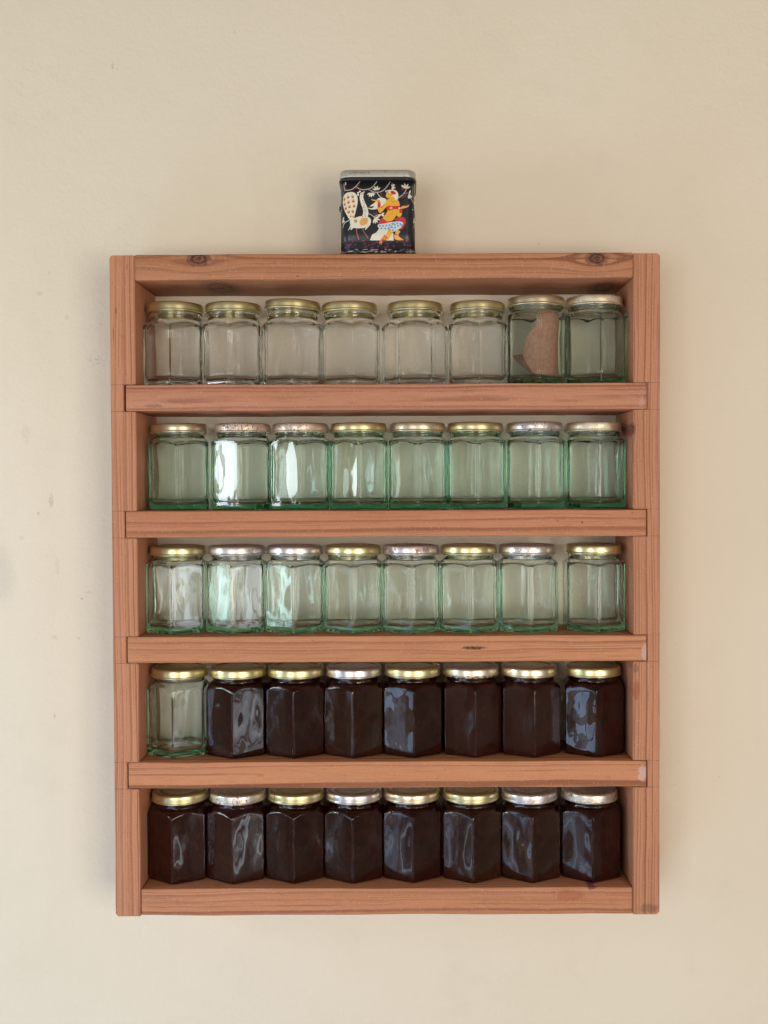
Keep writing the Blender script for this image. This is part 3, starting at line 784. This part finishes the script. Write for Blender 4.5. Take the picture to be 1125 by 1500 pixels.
    poly([(385, 345), (400, 330), (432, 318), (415, 345), (412, 375), (388, 380)], cream)
    for (x, y) in ((384, 320), (366, 332), (366, 352)): disc(x, y, 9, 9, (.85, .84, .80))
    poly([(290, 600), (330, 580), (380, 562), (440, 560), (480, 580), (490, 610), (475, 645), (430, 672), (370, 678), (320, 672), (290, 640)], cream)
    poly([(288, 590), (320, 600), (345, 640), (322, 672), (298, 694), (290, 692), (302, 660), (264, 706), (285, 660), (305, 620)], cream, False)
    poly([(470, 628), (484, 640), (440, 690), (432, 686), (450, 655)], cream)
    disc(342, 608, 17, 17, (.48, .31, .05)); disc(402, 345, 5, 5, (.02, .02, .03))
    poly([(385, 600), (410, 578), (455, 580), (462, 610), (440, 640), (400, 650), (380, 630)], (.72, .36, .06))
    for _ in range(46): disc(rng.uniform(385, 460), rng.uniform(580, 655), 4, 4, ((.80, .47, .12), (.45, .16, .05), (.62, .40, .34))[rng.randint(3)])
    for (x, y) in ((412, 410), (420, 432), (424, 455), (430, 480), (436, 500), (424, 508), (442, 520), (410, 562), (436, 560), (418, 470), (430, 545)): disc(x, y, 4, 5, (.03, .03, .04))
    stroke([(350, 680), (352, 720), (372, 790)], 9, (.36, .09, .14)); stroke([(410, 680), (418, 710), (462, 775)], 7, (.36, .12, .15))
    # rock
    poly([(478, 796), (500, 740), (540, 720), (570, 680), (620, 690), (690, 700), (706, 735), (708, 800)], (.72, .69, .58), False)
    # scarf
    poly([(545, 400), (580, 382), (640, 405), (610, 450), (575, 480), (520, 495), (480, 492), (460, 478), (500, 482), (520, 462), (478, 465), (530, 425)], cream)
    # woman: arms, torso, face
    poly([(600, 590), (640, 530), (655, 490), (640, 470), (600, 515), (575, 530), (558, 500), (552, 460), (580, 455), (590, 480), (620, 440), (650, 400), (690, 385),
          (740, 400), (765, 430), (765, 500), (745, 540), (700, 600), (650, 612)], gold_)
    poly([(740, 500), (780, 500), (790, 540), (770, 570), (745, 560), (730, 530)], gold_)
    poly([(640, 335), (660, 322), (700, 335), (718, 380), (710, 420), (680, 415), (672, 385), (650, 385), (634, 362), (640, 352)], gold_)
    poly([(498, 395), (540, 402), (575, 405), (582, 440), (558, 440), (550, 420), (505, 408)], (.74, .32, .08))
    poly([(772, 480), (800, 462), (840, 460), (864, 445), (850, 470), (820, 482), (785, 490)], (.74, .36, .14))
    poly([(640, 312), (690, 302), (735, 312), (756, 350), (750, 400), (730, 402), (700, 360), (660, 325), (632, 325)], cream)
    poly([(680, 318), (710, 316), (735, 340), (705, 352), (686, 340)], red); disc(700, 333, 6, 5, (.3, .02, .02)); disc(637, 318, 9, 9, (.78, .5, .52)); disc(652, 320, 6, 6, red)
    disc(663, 348, 5, 4, (.12, .06, .03)); disc(684, 352, 5, 7, (.16, .12, .03)); stroke([(646, 372), (658, 378)], 4, (.60, .12, .03))
    stroke([(690, 400), (700, 425), (725, 415)], 3, (.30, .12, .02)); stroke([(640, 580), (680, 545), (705, 505)], 5, orange); stroke([(738, 405), (742, 440)], 4, orange)
    poly([(640, 475), (660, 458), (700, 462), (765, 462), (768, 495), (715, 492), (675, 505), (645, 495)], red); disc(685, 482, 13, 13, (.80, .42, .38)); disc(764, 484, 9, 9, (.84, .6, .6))
    poly([(556, 430), (578, 425), (584, 465), (560, 475)], red); poly([(765, 500), (778, 490), (795, 505), (785, 530), (768, 528)], red)
    # skirt and legs
    poly([(565, 630), (595, 580), (650, 612), (700, 600), (690, 620), (600, 650), (558, 650)], red)
    poly([(710, 595), (760, 570), (810, 575), (828, 610), (815, 650), (790, 690), (770, 680), (790, 630), (750, 610)], (.50, .04, .06))
    stroke([(640, 790), (680, 700)], 36, gold_, 52)
    poly([(565, 835), (580, 790), (620, 750), (652, 775), (625, 800), (600, 815), (588, 840)], orange)
    stroke([(755, 700), (735, 745)], 44, gold_, 30); poly([(715, 745), (745, 735), (765, 765), (805, 794), (770, 798), (722, 785)], (.82, .40, .08))
    poly([(556, 645), (620, 632), (690, 618), (760, 612), (800, 625), (790, 660), (760, 690), (712, 712), (690, 708), (672, 690), (620, 700), (575, 690)], blue)
    for (x, y) in ((577, 655), (606, 656), (640, 653), (668, 648), (698, 634), (722, 645), (745, 630), (775, 638), (592, 680), (628, 682), (660, 680), (692, 670), (722, 672), (752, 655), (702, 698), (785, 650)):
        disc(x, y, 9, 8, teal); disc(x, y, 3, 3, (.5, .6, .62))
    stroke([(655, 690), (690, 655), (720, 625)], 4, (.05, .09, .2))
    for (x, y) in ((622, 748), (635, 760), (642, 773), (725, 740), (740, 742), (608, 790), (600, 800)): disc(x, y, 7, 6, red)
    # berries on the ground
    for _ in range(34):
        x = rng.uniform(200, 912); y = rng.uniform(798, 868); disc(x, y, rng.uniform(9, 15), rng.uniform(7, 12), (.085 + rng.rand() * .10, .016, .035)); disc(x, y - 2, 4, 3, (.22, .06, .09))
    # wear
    for _ in range(60): disc(rng.uniform(195, 915), rng.uniform(215, 890), 1.6, 1.6, (.10, .10, .11))
    for _ in range(26): disc(rng.uniform(195, 915), rng.uniform(884, 892), rng.uniform(4, 18), 3.4, (.42, .41, .37))
    img = img.reshape(PH, SSX, PW, SSX, 3).mean((1, 3))
    return img
pic = draw_print()
bimg = bpy.data.images.new('tin_print', PW, PH, float_buffer=True)
bimg.colorspace_settings.name = 'Linear Rec.709' if 'Linear Rec.709' in [i.identifier for i in bimg.colorspace_settings.bl_rna.properties['name'].enum_items] else bimg.colorspace_settings.name
buf = np.ones((PH, PW, 4), np.float32); buf[..., :3] = pic[::-1]
bimg.pixels.foreach_set(buf.ravel()); bimg.update(); bimg.pack()

def tin_mats():
    M = bpy.data.materials.new('printed_tin'); n = NT(M)
    t = n.N.new('ShaderNodeTexImage'); t.image = bimg; t.extension = 'REPEAT'; t.interpolation = 'Cubic'
    uv = n.N.new('ShaderNodeUVMap'); uv.uv_map = 'print'; n.K.new(uv.outputs[0], t.inputs[0])
    p = n.obj(); x, y, z = n.sep(p)
    wear = n.m('MULTIPLY', n.step(n.noise(p, 900, 3, .7), .64, .70), n.step(n.noise(p, 90, 2), .5, .65))
    c = n.mix(n.m('MULTIPLY', wear, .5), t.outputs[0], (.30, .28, .25))
    n.bsdf(Base_Color=c, Roughness=n.m('ADD', .24, n.m('MULTIPLY', n.noise(p, 160, 3), .2)), Specular_IOR_Level=.5, Normal=n.bump(n.noise(p, 30, 2), .0006, .5))
    M2 = bpy.data.materials.new('bare_scuffed_tin'); n = NT(M2); p = n.obj(); x, y, z = n.sep(p)
    sp = n.step(n.noise(p, 330, 3, .7), .60, .66)
    c = n.mix(n.m('MULTIPLY', sp, .7), (.52, .51, .45), (.17, .13, .09))
    c = n.mix(n.m('MULTIPLY', n.step(n.noise(p, 60, 3), .45, .7), .4), c, (.38, .38, .34))
    # rubbed-away stamped marking near the left end of the lid front, no longer legible
    wl = n.m('MULTIPLY', n.m('MULTIPLY', n.step(x, -.0300, -.0295), n.m('SUBTRACT', 1.0, n.step(x, -.0085, -.0080))), n.m('SUBTRACT', 1.0, n.step(n.m('ABSOLUTE', n.m('SUBTRACT', z, .0832)), .0005, .0011)))
    sc = n.step(n.noise(n.comb(n.m('MULTIPLY', x, 1500), n.m('MULTIPLY', z, 500), 0), 1, 2), .42, .55)
    c = n.mix(n.m('MULTIPLY', n.m('MULTIPLY', wl, sc), .8), c, (.22, .17, .08))
    n.bsdf(Base_Color=c, Metallic=.55, Roughness=.42, Normal=n.bump(n.noise(p, 120, 3), .0003, .8))
    M3 = bpy.data.materials.new('worn_black_rim'); n = NT(M3); p = n.obj()
    c = n.mix(n.step(n.noise(n.mapv(p, sc=(1, 1, 2)), 200, 3, .7), .50, .58), (.02, .02, .022), (.34, .33, .30))
    n.bsdf(Base_Color=c, Metallic=.5, Roughness=.4)
    M4 = bpy.data.materials.new('black_enamel'); n = NT(M4)
    n.bsdf(Base_Color=(.014, .014, .017), Roughness=.3)
    return M, M2, M3, M4
MT = tin_mats()
TW, TD, RC = .0392, .0350, .0105           # half width, half depth, corner radius
tl = at(498.7, 371, -.0005); tr = at(608.3, 371, -.0005)
tin = thing('tea_tin', 'black tea tin printed with white peacock and seated dancer, on top of the rack', 'tin', ((tl.x + tr.x) / 2, -.0005 + TD, .2476))
def rrect(off, n=8):
    P = []
    w, d, r = TW + off, TD + off, RC + off
    for (cx, cy_, a0) in ((w - r, -(d - r), -90), (w - r, d - r, 0), (-(w - r), d - r, 90), (-(w - r), -(d - r), 180)):
        for k in range(n + 1):
            a = radians(a0 + 90 * k / n); P.append((cx + r * cos(a), cy_ + r * sin(a)))
    return P
def tin_shell(name, prof, mat, cap0=True, cap1=True, uv=False, zsub=None):
    V = []; Fc = []; n = len(rrect(0))
    for z, off in prof:
        for (px, py) in rrect(off): V.append((px, py, z))
    m_ = len(prof)
    for k in range(m_ - 1):
        for i in range(n):
            a, b = k * n + i, k * n + (i + 1) % n; Fc.append((a, b, b + n, a + n))
    if cap0: Fc.append(tuple(range(n))[::-1])
    if cap1: Fc.append(tuple((m_ - 1) * n + i for i in range(n)))
    o = mesh_obj(name, V, Fc, mat, tin)
    me = o.data
    for poly_ in me.polygons:
        if len(poly_.vertices) > 4: poly_.use_smooth = False
    if uv:
        # arc length round the tin; the front with half of each rounded corner carries one picture
        P = rrect(0); L = [0]
        for i in range(1, n): L.append(L[-1] + math.hypot(P[i][0] - P[i - 1][0], P[i][1] - P[i - 1][1]))
        tot = L[-1] + math.hypot(P[0][0] - P[-1][0], P[0][1] - P[-1][1])
        q = RC * pi / 2 * .62; wf = 2 * (TW - RC) + 2 * q; s0 = (TW - RC) - 0
        # L = 0 at the right end of the flat front; u = 1 just round that corner
        lay = me.uv_layers.new(name='print')
        z0, z1 = prof[0][0], prof[-1][0]
        for poly_ in me.polygons:
            ids = [me.loops[li].vertex_index for li in poly_.loop_indices]
            ks = [v % n for v in ids]
            wrap = (0 in ks) and (n - 1 in ks) and len(ks) == 4
            for li, v in zip(poly_.loop_indices, ids):
                k = v % n; l_ = L[k]
                if wrap and k == 0: l_ = tot
                if l_ > tot * .6 or (wrap): u = (l_ - tot) / wf + 1 - q / wf
                else: u = l_ / wf + 1 - q / wf
                lay.data[li].uv = (u, (me.vertices[v].co.z - z0) / (z1 - z0))
    return o
tin_shell('tin_body', [(.0030, 0), (.0200, 0), (.0400, 0), (.0600, 0), (.0752, 0)], MT[0], uv=True)
rim = tin_shell('bottom_rim', [(.0000, -.0008), (.0002, .0002), (.0010, .0008), (.0020, .0008), (.0030, .0003)], MT[2])
tin_shell('shoulder_bead', [(.0752, .0003), (.0758, .0013), (.0768, .0018), (.0780, .0014), (.0788, .0002)], MT[3])
tin_shell('lid', [(.0788, .0004), (.0792, .0010), (.0800, .0011), (.0835, .0010), (.0855, .0007), (.0865, -.0002), (.0871, -.0018), (.0872, -.0100)], MT[1])
bm = bmesh.new(); bmesh.ops.create_cone(bm, cap_ends=True, segments=14, radius1=.0016, radius2=.0016, depth=.006)
for v in bm.verts: v.co = Vector((v.co.x - TW - .0013, v.co.y - .004, v.co.z + .0535))
bmesh.ops.bevel(bm, geom=bm.edges[:], offset=.0003, segments=2, affect='EDGES')
bm_obj('wire_catch', bm, MT[2], tin, True)
